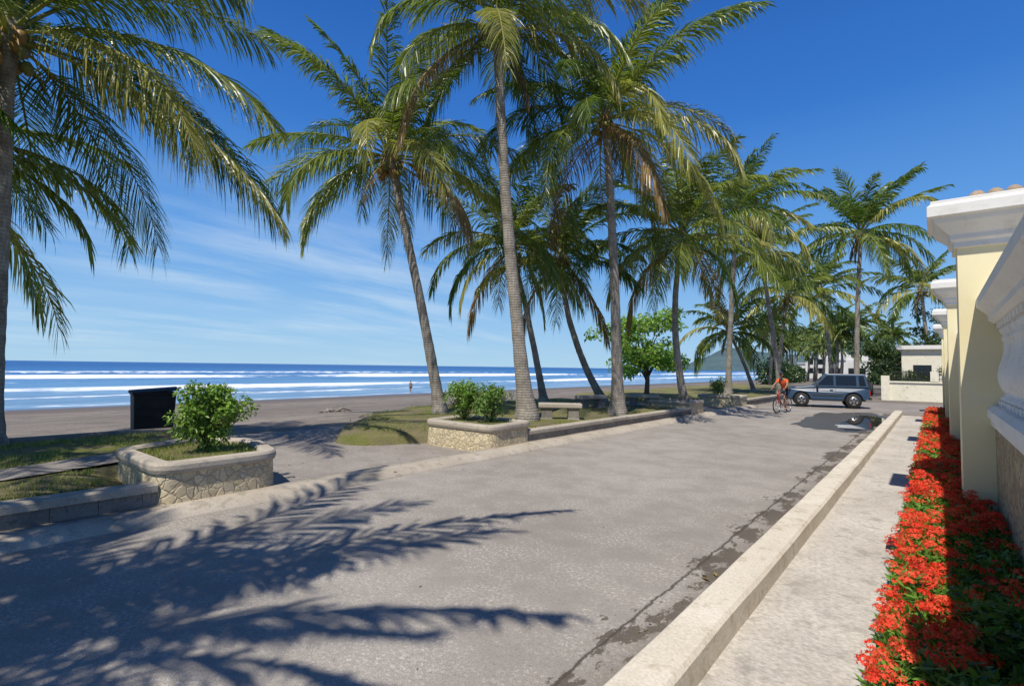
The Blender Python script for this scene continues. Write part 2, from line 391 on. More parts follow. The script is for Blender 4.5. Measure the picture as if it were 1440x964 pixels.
# ------------------------------------------------------------------ road etc.
def sheet(name,x0,x1,y0,y1,z,mat):
    b=B(); b.add([(x0,y0,z),(x1,y0,z),(x1,y1,z),(x0,y1,z)],[(0,1,2,3)]); return b.build(name,[mat])
sheet('road',-7.05,-1.2,-60,28,0,M_road)
sheet('road',-11,30,28,38,0,M_path)
sheet('beach_path',-13.9,-7.05,3.0,9.0,-.008,M_path)
sheet('beach_path',-13.9,-7.05,20.5,26.5,-.008,M_path)
sheet('sidewalk',-1.12,-.28,-6,27.5,.02,M_side)
b=B(); extr_y(b,[(-6.88,-.03),(-6.93,.02),(-7.0,.065),(-7.09,.092),(-7.2,.102),(-7.42,.105),(-7.42,-.03)],-40,28,0,.6,.012,0,True); b.build('rolled_kerb',[M_conc])
for i,(a,c) in enumerate([(-40,2.15),(9.6,20.0),(27.8,60)]):
    b=B()
    y=a
    while y<c-.01:
        y2=min(y+.42,c)
        b.box((-7.60,y+.004,0),(-7.405+.006*noise.noise(Vector((y*5,1,0))),y2-.004,.27),0); y=y2
    b.box((-7.58,a,.0),(-7.415,c,.268),0)
    extr_y(b,[(-7.64,.27),(-7.375,.27),(-7.375,.345),(-7.40,.37),(-7.60,.372),(-7.64,.345)],a,c,1,.5,.010,i)
    b.build('kerb_wall',[M_block,M_conc])
b=B(); extr_y(b,[(-1.40,-.02),(-1.385,.175),(-1.36,.2),(-1.13,.2),(-1.105,.175),(-1.10,-.02)],-6,27.6,0,.4,.012)
b.build('cream_kerb',[M_rkerb])
terr=[
 [(-7.44,-40),(-7.44,2.2),(-9.2,2.3),(-9.7,3.7),(-11.5,4.4),(-13.5,4.4),(-13.6,-40)],
 [(-7.44,9.3),(-7.44,20.6),(-9.2,20.8),(-12,22.5),(-15.5,22.5),(-16,13.5),(-14.2,9.6),(-12.6,7.9),(-10.9,6.7),(-10.1,7.0),(-9.5,8.4)],
 [(-7.44,27.2),(-7.44,60),(-18,60),(-18,28),(-13,26.5),(-9,26.5)]]
tp=[]
for t in terr:
    p=round_poly(t,.5,4); tp.append(p)
    b=B(); poly_loft(b,p,[(0.05,-.06),(-.10,.16),(-.4,.27),(-.8,.30)],[0,0,0],0,.02); b.build('grass_lawn',[M_grass])
b=B(); V=[]
for (x0,x1,y,z) in [(-9.0,-9.9,-14,.32),(-9.0,-9.9,-4,.32),(-9.02,-9.92,-1,.322),(-9.05,-9.98,0,.322),(-9.2,-10.1,1,.322),(-9.55,-10.5,2.0,.322),(-9.95,-10.95,3,.322),(-10.0,-11.1,3.6,.30),(-10.05,-11.15,4.1,.17),(-10.1,-11.2,4.5,.0)]:
    V+=[(x0,y,z),(x1,y,z)]
b.add(V,[(2*i,2*i+2,2*i+3,2*i+1) for i in range(len(V)//2-1)]); b.build('garden_path',[M_path])
b=B(); extr_y(b,[(-13.72,-.1),(-13.47,-.1),(-13.47,.33),(-13.50,.36),(-13.69,.36),(-13.72,.33)],-40,4.4,0,.6,.015); b.build('lawn_kerb',[M_block])

def inpoly(x,y,P):
    c=False;n=len(P);j=n-1
    for i in range(n):
        if (P[i][1]>y)!=(P[j][1]>y) and x<(P[j][0]-P[i][0])*(y-P[i][1])/(P[j][1]-P[i][1])+P[i][0]: c=not c
        j=i
    return c
def blades(name,P,box,n,h,z,seed,skip=None,th_=-.05):
    r=np.random.default_rng(seed); x=r.uniform(box[0],box[1],n);y=r.uniform(box[2],box[3],n)
    keep=[]
    for i in range(n):
        nz=noise.noise(Vector((x[i]*1.1,y[i]*1.1,0)))+.3*noise.noise(Vector((x[i]*4,y[i]*4,0)))
        if nz<th_ or not inpoly(x[i],y[i],P): continue
        if skip and skip(x[i],y[i]): continue
        keep.append(i)
    x=x[keep];y=y[keep];n=len(keep)
    a=r.uniform(0,2*math.pi,n);hh=h*r.uniform(.5,1.4,n);w=.006*r.uniform(.8,1.6,n)*(h/.05)**.3
    la=r.uniform(0,2*math.pi,n); ln=hh*r.uniform(.2,.9,n)
    V=np.zeros((n,3,3)); 
    V[:,0,0]=x-np.cos(a)*w;V[:,0,1]=y-np.sin(a)*w;V[:,0,2]=z-.02
    V[:,1,0]=x+np.cos(a)*w;V[:,1,1]=y+np.sin(a)*w;V[:,1,2]=z-.02
    V[:,2,0]=x+np.cos(la)*ln;V[:,2,1]=y+np.sin(la)*ln;V[:,2,2]=z+hh
    g=r.uniform(0,1,(n,1)); col=(1-g)*np.array([[.13,.19,.03]])+g*np.array([[.30,.32,.08]])
    dry=r.uniform(0,1,n)<.28; col[dry]=(.40,.34,.17)
    b=B(); b.add(V.reshape(-1,3),[(3*i,3*i+1,3*i+2) for i in range(n)],0,np.repeat(col,3,0)); return b.build(name,[M_leaf])
def onpath(x,y):
    c=np.interp(y,[-14,-1,0,1,2,3,3.6],[-9.45,-9.47,-9.5,-9.65,-10.0,-10.45,-10.55]); return abs(x-c)<.5
blades('grass_tufts',[(p.x,p.y) for p in tp[0]],(-13.3,-7.7,-2,4.0),30000,.045,.30,1,lambda x,y:onpath(x,y) or (x>-9.4 and y>1.9))
blades('grass_tufts',[(p.x+(.25 if p.x<-10 else -.25),p.y) for p in tp[1]],(-15.4,-7.7,7.4,20.5),36000,.055,.29,2)

# ------------------------------------------------------------------ leaf clouds
def leafcloud(b,centers,n,size,c1,c2,mat,seed,aspect=.42,shell=.75,up_=.5):
    r=np.random.default_rng(seed); cs=np.array([c[0] for c in centers],float); rs=np.array([c[1] if hasattr(c[1],'__len__') else (c[1],)*3 for c in centers],float)
    wgt=np.prod(rs,1)**(2/3); k=r.choice(len(cs),n,p=wgt/wgt.sum())
    d=r.normal(size=(n,3)); d/=np.linalg.norm(d,axis=1)[:,None]
    rr=shell+(1.08-shell)*r.random(n); low=r.random(n)<.3; rr[low]=r.random(low.sum())**.5
    p=cs[k]+d*rs[k]*rr[:,None]
    nrm=d*.7+np.array([0,0,up_])+r.normal(size=(n,3))*.45; nrm/=np.linalg.norm(nrm,axis=1)[:,None]
    ax=np.cross(nrm,r.normal(size=(n,3))); ax/=np.linalg.norm(ax,axis=1)[:,None]; bx=np.cross(nrm,ax)
    s=size*r.uniform(.6,1.25,(n,1))
    V=np.stack([p,p+ax*s*.5+bx*s*aspect*.5+nrm*s*.06,p+ax*s-nrm*s*.12,p+ax*s*.5-bx*s*aspect*.5+nrm*s*.06],1)
    g=r.random((n,1))**1.3; kc=r.uniform(.75,1.2,(len(cs),1))[k]
    col=((1-g)*np.array([c1])+g*np.array([c2]))*kc
    b.add(V.reshape(-1,3),[(4*i,4*i+1,4*i+2,4*i+3) for i in range(n)],mat,np.repeat(col,4,0))

def shrub(name,loc,rx,h,n,size,seed,c1=(.08,.16,.022),c2=(.30,.44,.08)):
    r=np.random.default_rng(seed); b=B(); cl=[]
    for i in range(11):
        a=r.uniform(0,6.28);q=r.uniform(.1,.75)*rx; z=h*r.uniform(.35,.9)
        c=(q*math.cos(a),q*math.sin(a),z); cl.append((c,(.22*rx+.07,.22*rx+.07,.14*h+.03)))
        tube(b,[(0,0,0),(c[0]*.4,c[1]*.4,z*.45),c],[.012,.009,.005],5,1)
    cl.append(((0,0,h*.42),(rx*.6,rx*.6,h*.36)))
    for i in range(22):
        a=r.uniform(0,6.28);q=r.uniform(.3,1.1)*rx; c=(q*math.cos(a),q*math.sin(a),h*r.uniform(.7,1.15)*(1-.25*q/rx))
        cl.append((c,(.06,.06,.11))); tube(b,[(c[0]*.5,c[1]*.5,h*.4),c],[.007,.003],4,1)
    leafcloud(b,cl,n,size,c1,c2,0,seed,.45)
    return b.build(name,[M_leaf,M_wood],loc)

# ------------------------------------------------------------------ planters
def planter(name,pts,h):
    p=round_poly(pts,.28,6); e=bpy.data.objects.new(name,None); scene.collection.objects.link(e)
    b=B(); poly_loft(b,p,[(.03,-.05),(.0,h-.13)],[0]); 
    b.build('stone_wall_ring',[M_stone],parent=e)
    b=B(); poly_loft(b,p,[(-.02,h-.13),(.03,h-.13),(.045,h-.085),(.04,h-.03),(.015,h),(-.14,h+.005),(-.18,h-.03),(-.185,h-.12)],[0]*7,None,.016); b.build('coping',[M_conc],parent=e)
    b=B(); poly_loft(b,p,[(-.15,h-.12),(-.5,h-.05)],[0],0,.01); b.build('planter_turf',[M_grass],parent=e)
    q=[(x.x,x.y) for x in p]; xs=[x[0] for x in q];ys=[x[1] for x in q]
    cx,cy=sum(xs)/len(xs),sum(ys)/len(ys)
    q=[(cx+(x-cx)*.82,cy+(y-cy)*.82) for x,y in q]
    g=blades('turf_blades',q,(min(xs),max(xs),min(ys),max(ys)),7000,.05,h-.07,int(abs(pts[0][1])*10)+5,None,-.3); g.parent=e
    return e
planter('stone_planter',[(-7.32,2.12),(-7.36,3.6),(-8.75,3.95),(-9.65,3.35),(-9.2,2.12)],.60)
shrub('planter_shrub',(-8.35,3.05,.5),.52,1.0,4600,.078,11)
planter('stone_planter',[(-7.34,8.2),(-7.40,9.72),(-9.6,9.8),(-9.45,8.2)],.58)
shrub('planter_shrub',(-8.95,9.0,.5),.50,.98,2400,.085,12)
shrub('planter_shrub',(-8.15,9.15,.5),.45,.88,1800,.085,13,(.07,.14,.03),(.24,.36,.08))
planter('stone_planter',[(-7.34,20.0),(-7.38,21.5),(-9.6,21.6),(-9.4,20.0)],.58)
planter('stone_planter',[(-7.34,26.3),(-7.38,27.8),(-9.6,27.9),(-9.4,26.3)],.58)
shrub('planter_shrub',(-8.6,27,.5),.5,.9,900,.1,14)

# ------------------------------------------------------------------ palms
def frond(b,r,base,az,e0,e1,L,nl,lw,ll,col,droop,wind,thin=1.0,seg3=True):
    n=12;t=np.linspace(0,1,n+1)
    el=e0+(e1-e0)*t**1.15; az2=az+r.normal()*.25*t
    D=np.stack([np.cos(el)*np.cos(az2),np.cos(el)*np.sin(az2),np.sin(el)],1)+np.outer(t*.35,wind)
    D/=np.linalg.norm(D,axis=1)[:,None]
    P=np.array(base)+np.vstack([np.zeros(3),np.cumsum(D[:-1]*L/n,0)])
    tt=np.linspace(.12,1,nl)**.92+r.normal(size=nl)*.004; tt=np.clip(tt,.1,1)
    p=np.stack([np.interp(tt,t,P[:,k]) for k in range(3)],1);T=np.stack([np.interp(tt,t,D[:,k]) for k in range(3)],1)
    s=np.array([math.sin(az),-math.cos(az),0.]); s=s-T*(T@s)[:,None]; s/=np.linalg.norm(s,axis=1)[:,None]
    Nn=np.cross(s,T); roll=r.normal()*.6*tt[:,None]+r.normal()*.25; s,Nn=s*np.cos(roll)+Nn*np.sin(roll),Nn*np.cos(roll)-s*np.sin(roll)
    upn=np.sign(Nn[:,2:3]+1e-6); Nn=Nn*np.where(upn==0,1,upn)
    A=np.radians(58-36*tt**1.5)[:,None]
    l=(ll*np.clip(np.sin(math.pi*(.26+.62*tt)),.05,1)**.65)[:,None]
    zd=np.array([0,0,-1.])
    gaps=np.ones((nl,1)); k0=r.integers(0,nl); gaps[k0:k0+int(nl*.05)]=.45
    cn=np.interp(np.arange(nl),np.arange(0,nl+6,6),r.normal(size=len(np.arange(0,nl+6,6))))[:,None]
    for sg in (1,-1):
        Aj=A+r.normal(size=(nl,1))*.07+cn*.08; j=l*r.uniform(.80,1.12,(nl,1))*gaps
        d=sg*s*np.sin(Aj)+T*np.cos(Aj)+Nn*(.12+cn*.08)+np.array(wind)*.3+r.normal(size=(nl,3))*.04; d/=np.linalg.norm(d,axis=1)[:,None]
        dr=droop*r.uniform(.55,1.4,(nl,1))*(1+.2*cn)
        def at_(q): return p+d*j*q*(1-.33*dr*q)+zd*dr*.72*j*q*q
        w=(T*.75+Nn*(r.normal(size=(nl,1))*.65)); w/=np.linalg.norm(w,axis=1)[:,None]; w=w*lw*.5
        c=np.array([col])*r.uniform(.7,1.3,(nl,1)); tipc=c*np.array([[1.3,1.15,.9]])
        if seg3:
            m1=at_(.4);m2=at_(.75)
            V=np.stack([p-w*.6,p+w*.6,m1-w,m1+w,m2-w*.75,m2+w*.75,at_(1.)],1).reshape(-1,3)
            C=np.stack([c,c,c,c,c,c,tipc],1).reshape(-1,3)
            Fc=[]
            for i in range(nl): o=7*i; Fc+= [(o,o+1,o+3,o+2),(o+2,o+3,o+5,o+4),(o+4,o+5,o+6)]
        else:
            m1=at_(.5)
            V=np.stack([p-w*.7,p+w*.7,m1-w,m1+w,at_(1.)],1).reshape(-1,3)
            C=np.stack([c,c,c,c,tipc],1).reshape(-1,3)
            Fc=[]
            for i in range(nl): o=5*i; Fc+= [(o,o+1,o+3,o+2),(o+2,o+3,o+4)]
        b.add(V,Fc,0,C)
    rc=np.array(col)*.6+np.array([.20,.18,.05])
    tube(b,P.tolist(),list(np.linspace(.04,.007,n+1)*thin),4,0,tuple(rc),False)

def palm(base,top,seed,nf=32,L=4.5,nl=78,lw=.058,ll=1.1,r0=.19,k=.35,wind=(.25,.05,0),flare=1.8,bow=(0,0),nuts=True,dry=.07,seg3=True):
    r=np.random.default_rng(seed); b=B()
    base=np.array(base,float);top=np.array(top,float);T=top-base
    P1=np.array([T[0]*k+bow[0],T[1]*k+bow[1],T[2]*.5]);n=54;pts=[];rr=[]
    for i in range(n+1):
        t=i/n;q=2*t*(1-t)*P1+t*t*T; pts.append(q+np.array([.03*noise.noise(Vector((t*6,seed,0))),.03*noise.noise(Vector((t*6,seed,9))),0])*min(1,t*5))
        rr.append(r0*(1-.42*t)*(1+(flare-1)*math.exp(-t*22))*(1+.02*math.sin(i*2.4)+.015*r.normal())+(.05*math.exp(-((1-t)*14)**2)))
    pts[0]=pts[0]+np.array([0,0,-.25])
    tube(b,[p.tolist() for p in pts],rr,14,1)
    c=T.copy()
    ell(b,c+np.array([0,0,.05]),(r0*1.2,r0*1.2,.42),1)
    ga=2.39996; a0=r.uniform(0,6.28)
    for i in range(nf):
        q=i/(nf-1); az=a0+i*ga+r.normal()*.2
        e0=rad(84-104*q**.95+r.normal()*7); e1=e0-rad(r.uniform(45,98)*(.65+.5*min(q*1.6,1)))
        e1=max(e1,rad(-84))
        Lf=L*r.uniform(.84,1.1)*(.75+.25*min(1,q*4))
        g=r.random()
        col=np.array([.085,.145,.022])*(1-g)+np.array([.22,.26,.055])*g
        dr=.40+.4*q+.25*r.random(); 
        if q>.45 and r.random()<.25: col=np.array([.33,.32,.09])
        if q>.92 and r.random()<.3: col=np.array([.27,.18,.08]); dr=1.0; e0-=rad(12)
        frond(b,r,c+np.array([math.cos(az),math.sin(az),0])*.1+np.array([0,0,.3-.45*q]),az,e0,e1,Lf,nl,lw,ll*r.uniform(.85,1.1),col,dr,wind,seg3=seg3)
    for i in range(int(nf*dry)):
        az=r.uniform(0,6.28)
        frond(b,r,c+np.array([math.cos(az),math.sin(az),0])*.14+np.array([0,0,-.25]),az,rad(-40+r.normal()*12),rad(-86),L*r.uniform(.3,.5),int(nl*.5),lw*.8,ll*.4,np.array([.22,.155,.08])*r.uniform(.7,1.3),1.2,(0,0,0),seg3=False)
    if nuts:
        for i in range(16):
            az=r.uniform(0,6.28);q=r.uniform(.22,.42); hz=-r.uniform(.15,.7)
            cc=(.16,.17,.04) if r.random()<.55 else (.30,.17,.05)
            ell(b,c+np.array([math.cos(az)*q,math.sin(az)*q,hz]),(.1,.1,.13),2,cc,8,6)
        for i in range(6):
            az=r.uniform(0,6.28);pp=[c+np.array([math.cos(az)*s*.7,math.sin(az)*s*.7,.1+.25*s-1.1*s*s]) for s in np.linspace(0,1,6)]
            tube(b,[p.tolist() for p in pp],[.03,.025,.02,.018,.014,.01],4,0,(.42,.27,.08))
    return b.build('palm_tree',[M_frond,M_bark,M_coco],tuple(base))
palm((-13.3,1.2,.2),(-13.35,1.15,8.0),21,nf=36,L=5.3,nl=128,lw=.038,ll=1.25,wind=(.15,.12,0),r0=.17)
palm((-12.6,11.6,.28),(-14.1,10.4,8.9),22,nf=31,L=4.8,nl=112,lw=.043,k=.42,r0=.18,ll=1.1,dry=.04)
palm((-9.2,11.9,.28),(-10.0,11.2,12.1),33,nf=33,L=4.7,nl=112,lw=.042,k=.75,r0=.21,flare=2.1,ll=1.1)
palm((-8.25,15.6,.28),(-8.6,15.3,10.4),24,nf=35,L=5.0,nl=104,lw=.045,k=.15,r0=.19,flare=2.0,ll=1.2)
palm((-13.4,18.5,.28),(-14.6,17.5,7.3),25,nf=26,L=4.6,nl=72,lw=.058,k=.4,r0=.16)
palm((-11.65,20.7,.28),(-13.2,19.5,6.9),26,nf=26,L=4.6,nl=72,lw=.058,k=.8,r0=.17,bow=(-.3,-.2))
palm((-7.9,20.8,.28),(-8.0,20.7,7.3),27,nf=31,L=4.6,nl=76,lw=.056,k=.5,r0=.16,bow=(-.6,-.4))
palm((-9.9,33.0,.28),(-9.0,32.0,11.4),28,nf=28,L=4.8,nl=64,lw=.07,k=.3,r0=.18,seg3=False)
palm((-10.1,39.7,.28),(-11.5,38.5,4.6),29,nf=22,L=3.8,nl=44,lw=.10,r0=.15,nuts=False,seg3=False)
palm((-7.6,36,.28),(-8.6,35.3,9.3),30,nf=28,L=4.6,nl=54,lw=.08,k=.3,r0=.17,seg3=False)
palm((-9.5,44,.28),(-8.5,43,7.5),31,nf=24,L=4.5,nl=46,lw=.10,k=.3,r0=.17,seg3=False)
palm((-4.6,46.5,.0),(-4.1,46,12.2),32,nf=30,L=5.8,nl=60,lw=.10,k=.1,r0=.2,ll=1.3,seg3=False)
palm((-7.2,54,.0),(-8,54,9.3),34,nf=24,L=4.8,nl=40,lw=.12,k=.1,r0=.18,seg3=False)
# palms standing behind / beside the viewpoint: their shadows reach the road
palm((-7.9,-6.4,.28),(-4.1,-4.8,7.0),41,nf=38,L=5.3,nl=80,lw=.065,ll=1.2,k=.3,r0=.19,seg3=False)
palm((-12.2,-5.2,.28),(-11.0,-4.4,7.6),42,nf=30,L=4.5,nl=50,lw=.08,k=.3,r0=.19,seg3=False)
palm((-16.6,-.9,.0),(-15.9,-.3,6.1),43,nf=28,L=4.4,nl=70,lw=.05,ll=1.1,k=.3,r0=.18)

# distant palm grove (one mass)
r=np.random.default_rng(77); b=B()
for i in range(20):
    d=r.uniform(60,120); u=r.uniform(.50,.76); P=(fw+rt*u)*d; h=r.uniform(6.0,9.5)
    x,y=P.x,P.y; tube(b,[(x,y,-.5),(x+.3,y,h*.5),(x+.2,y,h)],[.22,.17,.13],6,1)
    for j in range(20):
        q=j/19; az=j*2.4+r.random(); e0=rad(80-95*q)
        g=r.random(); col=np.array([.06,.11,.02])*(1-g)+np.array([.16,.21,.05])*g
        frond(b,r,(x+.2,y,h),az,e0,e0-rad(r.uniform(60,90)),4.2,22,.20,1.1,col,.6,(.2,0,0),thin=2,seg3=False)
cl=[]
for i in range(36):
    d=r.uniform(70,140); u=r.choice([r.uniform(.50,.56),r.uniform(.71,.86),r.uniform(.74,.86)]); P=(fw+rt*u)*d; s=r.uniform(1.2,2.8); cl.append(((P.x,P.y,s*.6),(s,s,s*.9)))
leafcloud(b,cl,14000,.55,(.03,.06,.015),(.09,.14,.035),0,78,.6)
b.build('distant_palm_grove',[M_frond,M_bark])

def broadleaf(name,loc,h,rad_,n,size,seed,c1,c2,trunk=.12):
    r=np.random.default_rng(seed); b=B(); cl=[]
    tube(b,[(0,0,-.2),(.08,0,h*.2),(-.05,.05,h*.4)],[trunk*1.4,trunk,trunk*.8],9,1)
    for i in range(18):
        a=i*2.4+r.normal()*.3; q=rad_*r.uniform(.2,.85); z=h*(.26+.66*r.random()*(1-.3*q/rad_))
        c=np.array([q*math.cos(a),q*math.sin(a),z]); m_=c*np.array([.4,.4,.6])+np.array([0,0,.1*h])
        tube(b,[(0,.02,h*r.uniform(.15,.38)),m_.tolist(),c.tolist()],[trunk*.5,trunk*.3,.015],6,1)
        cl.append((c,(rad_*r.uniform(.20,.34),)*2+(h*.09*r.uniform(.8,1.3),)))
        for k in range(2):
            d=c+r.normal(size=3)*np.array([.25,.25,.12])*rad_; d[2]=max(h*.22,d[2]); tube(b,[c.tolist(),d.tolist()],[.018,.01],4,1); cl.append((d,(rad_*.16,rad_*.16,h*.06)))
    leafcloud(b,cl,n,size,c1,c2,0,seed,.5,.6)
    return b.build(name,[M_leaf,M_wood],loc)
broadleaf('sea_almond_tree',(-12.6,27.2,.2),5.5,2.9,5200,.27,51,(.14,.26,.04),(.36,.52,.10))
broadleaf('shade_tree',(1.8,58,-.1),8.0,4.6,7000,.32,52,(.025,.05,.012),(.09,.13,.03),.2)
broadleaf('shade_tree',(-2.0,66,-.1),7.0,4.4,5000,.34,53,(.03,.06,.012),(.10,.15,.03),.2)
palm((-.4,57,.0),(-.8,56.5,9.0),35,nf=20,L=4.6,nl=34,lw=.14,k=.1,r0=.18,seg3=False)

# ------------------------------------------------------------------ right-hand boundary wall
Wy=[1.75,8.4,15.4,22.4,29.4]
e=bpy.data.objects.new('boundary_wall',None); scene.collection.objects.link(e)
bp=B();bc=B();bs_=B();bb=B();br=B()
for i,y in enumerate(Wy):
    x0=.30 if i==0 else .24
    rect_loft(bp,x0,.95,y,y+.62,[(0,-.05),(0,3.42)],0,i==0)
    if i>0: rect_loft(bc,.24,.95,y,y+.62,[(-.02,3.40),(.035,3.40),(.035,3.47),(.07,3.50),(.075,3.56),(.13,3.62),(.21,3.70),(.23,3.76),(.285,3.77),(.285,3.90),(.25,3.93),(.25,3.97)],0)
    if i<len(Wy)-1:
        y0=y+.62;y1=Wy[i+1]
        bs_.box((.54,y0+.003,-.05),(.80,y1-.003,1.24),0)
        extr_y(bb,[(.50,1.24),(.50,1.30),(.47,1.33),(.47,1.42),(.52,1.47),(.82,1.47),(.87,1.42),(.87,1.24)],y0+.003,y1-.003,0)
        extr_y(bb,[(.55,2.44),(.50,2.48),(.50,2.54),(.44,2.60),(.40,2.64),(.40,2.74),(.43,2.78),(.50,2.80),(.50,2.86),(.84,2.86),(.92,2.74),(.92,2.62),(.80,2.44)],y0+.003,y1-.003,0)
        nb=int((y1-y0)/.27)
        for k in range(nb):
            yy=y0+(k+.5)*(y1-y0)/nb
            bb.box((.57,yy-.1,1.471),(.77,yy+.1,1.53),0); bb.box((.57,yy-.1,2.38),(.77,yy+.1,2.439),0)
            lathe(bb,(.67,yy,1.531),[(.085,0),(.09,.03),(.06,.06),(.05,.09),(.075,.13),(.105,.22),(.11,.3),(.095,.4),(.06,.52),(.05,.6),(.045,.68),(.06,.7),(.065,.73),(.05,.76),(.08,.8),(.085,.848)],14,0)
bp.build('pillars',[M_cream],parent=e);bc.build('cornices',[M_white],parent=e,bevel=.006);bs_.build('stone_base',[M_stone2],parent=e);bb.build('balustrade',[M_white],parent=e)
for k in range(8):
    x=.46+k*.17
    for j in range(2):
        yy=8.75+j*.34
        tube(br,[(x,yy,4.10+.05*j),(x,yy+.38,4.15+.05*j)],[.085,.07],10,0)
br.box((.36,8.62,3.975),(2.0,9.0,4.06),0); br.box((.36,9.0,3.975),(2.0,9.5,4.12),0)
br.build('gate_roof',[M_tile,M_cream],parent=e)

# ------------------------------------------------------------------ flower bed (ixora)
r=np.random.default_rng(5); b=B()
sheet('flower_bed_soil',-.28,.54,2.2,29.4,.03,M_soil)
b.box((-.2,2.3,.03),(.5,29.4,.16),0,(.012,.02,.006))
def bedh(x,y): return .25+.09*noise.noise(Vector((x*2.2,y*1.6,0)))+.06*noise.noise(Vector((x*6,y*6,2)))
def edgex(y): return .05*noise.noise(Vector((y*2.1,3,1)))
def add_leaves(n,y0,y1,size,zoff=0):
    y=r.uniform(y0,y1,n); x=r.uniform(-.31,.53,n)+np.array([edgex(q) for q in y])
    z=np.array([bedh(a,c) for a,c in zip(x,y)])
    edge=np.clip((x+.38)/.16,0,1)**.6
    z=z*edge*r.uniform(.45,1.08,n)+.02+zoff
    d=r.normal(size=(n,3));d[:,2]=np.abs(d[:,2])*.5+.1; d/=np.linalg.norm(d,axis=1)[:,None]
    nn=r.normal(size=(n,3))*.45+np.array([-.15,0,1]); bx=np.cross(nn,d);bx/=np.linalg.norm(bx,axis=1)[:,None]; nn=np.cross(d,bx)
    s=size*r.uniform(.6,1.2,(n,1));p=np.stack([x,y,z],1)
    V=np.stack([p,p+d*s*.3+bx*s*.16,p+d*s*.65+bx*s*.14,p+d*s,p+d*s*.65-bx*s*.14,p+d*s*.3-bx*s*.16],1)
    g=r.random((n,1)); col=(1-g)*np.array([[.045,.12,.015]])+g*np.array([[.20,.37,.055]])
    b.add(V.reshape(-1,3),[tuple(6*i+k for k in range(6)) for i in range(n)],0,np.repeat(col,6,0))
add_leaves(12000,2.4,9,.078); add_leaves(9000,9,29.3,.11)
def add_clusters(n,y0,y1,nf,fs):
    for q in range(n):
        y=r.uniform(y0,y1); ex=edgex(y); x=r.uniform(-.33,.5)+ex
        dens=noise.noise(Vector((x*1.6+4,y*1.1,7)))
        if dens<-.12 and r.random()<.85: continue
        z=bedh(x,y)*max(0,min(1,((x-ex+.40)/.15)))**.6+.055+r.uniform(-.03,.05); R=r.uniform(.036,.075)
        hue=r.random(); base=np.array([.88,.06,.03])*(1-hue)+np.array([.92,.15,.07])*hue
        if r.random()<.1: base=np.array([.55,.035,.02])
        d=r.normal(size=(nf,3)); d[:,2]=np.abs(d[:,2])*.9+.05; d/=np.linalg.norm(d,axis=1)[:,None]
        c=np.array([x,y,z])+d*np.array([R,R,R*.6])*r.uniform(.8,1.1,(nf,1))
        nn=d+r.normal(size=(nf,3))*.3; nn/=np.linalg.norm(nn,axis=1)[:,None]
        a=np.cross(nn,r.normal(size=(nf,3)));a/=np.linalg.norm(a,axis=1)[:,None];bb_=np.cross(nn,a)
        V=[]
        for k in range(8):
            rr_=fs*(1 if k%2==0 else .36); t=k*math.pi/4
            V.append(c+(a*math.cos(t)+bb_*math.sin(t))*rr_+(nn*fs*.15 if k%2==0 else 0))
        V=np.stack(V,1).reshape(-1,3); col=np.repeat(base[None]*r.uniform(.7,1.1,(nf,1)),8,0)
        b.add(V,[tuple(8*i+k for k in range(8)) for i in range(nf)],1,col)
add_clusters(600,2.4,9,36,.0145); add_clusters(640,9,16,18,.021); add_clusters(900,16,29.2,10,.03)
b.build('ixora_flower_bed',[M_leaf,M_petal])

for (x,y) in ((-.36,6.9),):  # made-up dark slab with bars, stands in for a cast shadow's tip
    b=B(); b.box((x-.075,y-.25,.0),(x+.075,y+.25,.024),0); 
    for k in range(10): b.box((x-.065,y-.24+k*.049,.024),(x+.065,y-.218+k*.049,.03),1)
    b.build('shadow_tip_slab',[M_black,M_iron])

def blob(name,cx,cy,rx,ry,z,mat,seed,clampx=None):
    V=[];n=110
    for i in range(n):
        t=2*math.pi*i/n; k=1+.35*noise.noise(Vector((math.cos(t)*1.6,math.sin(t)*1.6,seed)))+.16*noise.noise(Vector((math.cos(t)*5,math.sin(t)*5,seed)))
        x=cx+rx*k*math.copysign(abs(math.cos(t))**.7,math.cos(t)); 
        if clampx is not None: x=min(x,clampx)
        V.append((x,cy+ry*k*math.sin(t),z))
    b=B(); b.add(V,[tuple(range(n))]); return b.build(name,[mat])
blob('damp_patch',-2.7,23.6,1.35,4.2,.004,M_damp,3,-1.405)
blob('puddle',-2.1,22.6,.62,3.3,.008,M_pud,5,-1.41)
b=B(); r=np.random.default_rng(9)
def litter(n,x0,x1,y0,y1,z,s):
    for i in range(n):
        x=r.uniform(x0,x1);y=r.uniform(y0,y1);a=r.uniform(0,6.28);q=s*r.uniform(.4,1.3)
        V=[(x,y,z+.004),(x+q*math.cos(a),y+q*math.sin(a),z+.012),(x+q*1.7*math.cos(a+.3),y+q*1.7*math.sin(a+.3),z+.004),(x+q*math.cos(a+.6),y+q*math.sin(a+.6),z+.007)]
        c=[(.25,.17,.06),(.14,.08,.035),(.4,.3,.1),(.09,.06,.04)][r.integers(4)]
        b.add(V,[(0,1,2,3)],0,c)
litter(110,-1.75,-1.41,2.5,20,.0,.022); litter(70,-6.9,-1.5,2,25,.0,.018); litter(50,-7.4,-6.95,0,25,.105,.02);litter(50,-13,-7.6,3.8,8,.0,.03)
litter(3,-1.7,-1.5,4.6,5.0,.01,.06); litter(4,-7.1,-6.9,4.6,6.0,.08,.05)
b.build('leaf_litter',[M_leaf])
b=B()
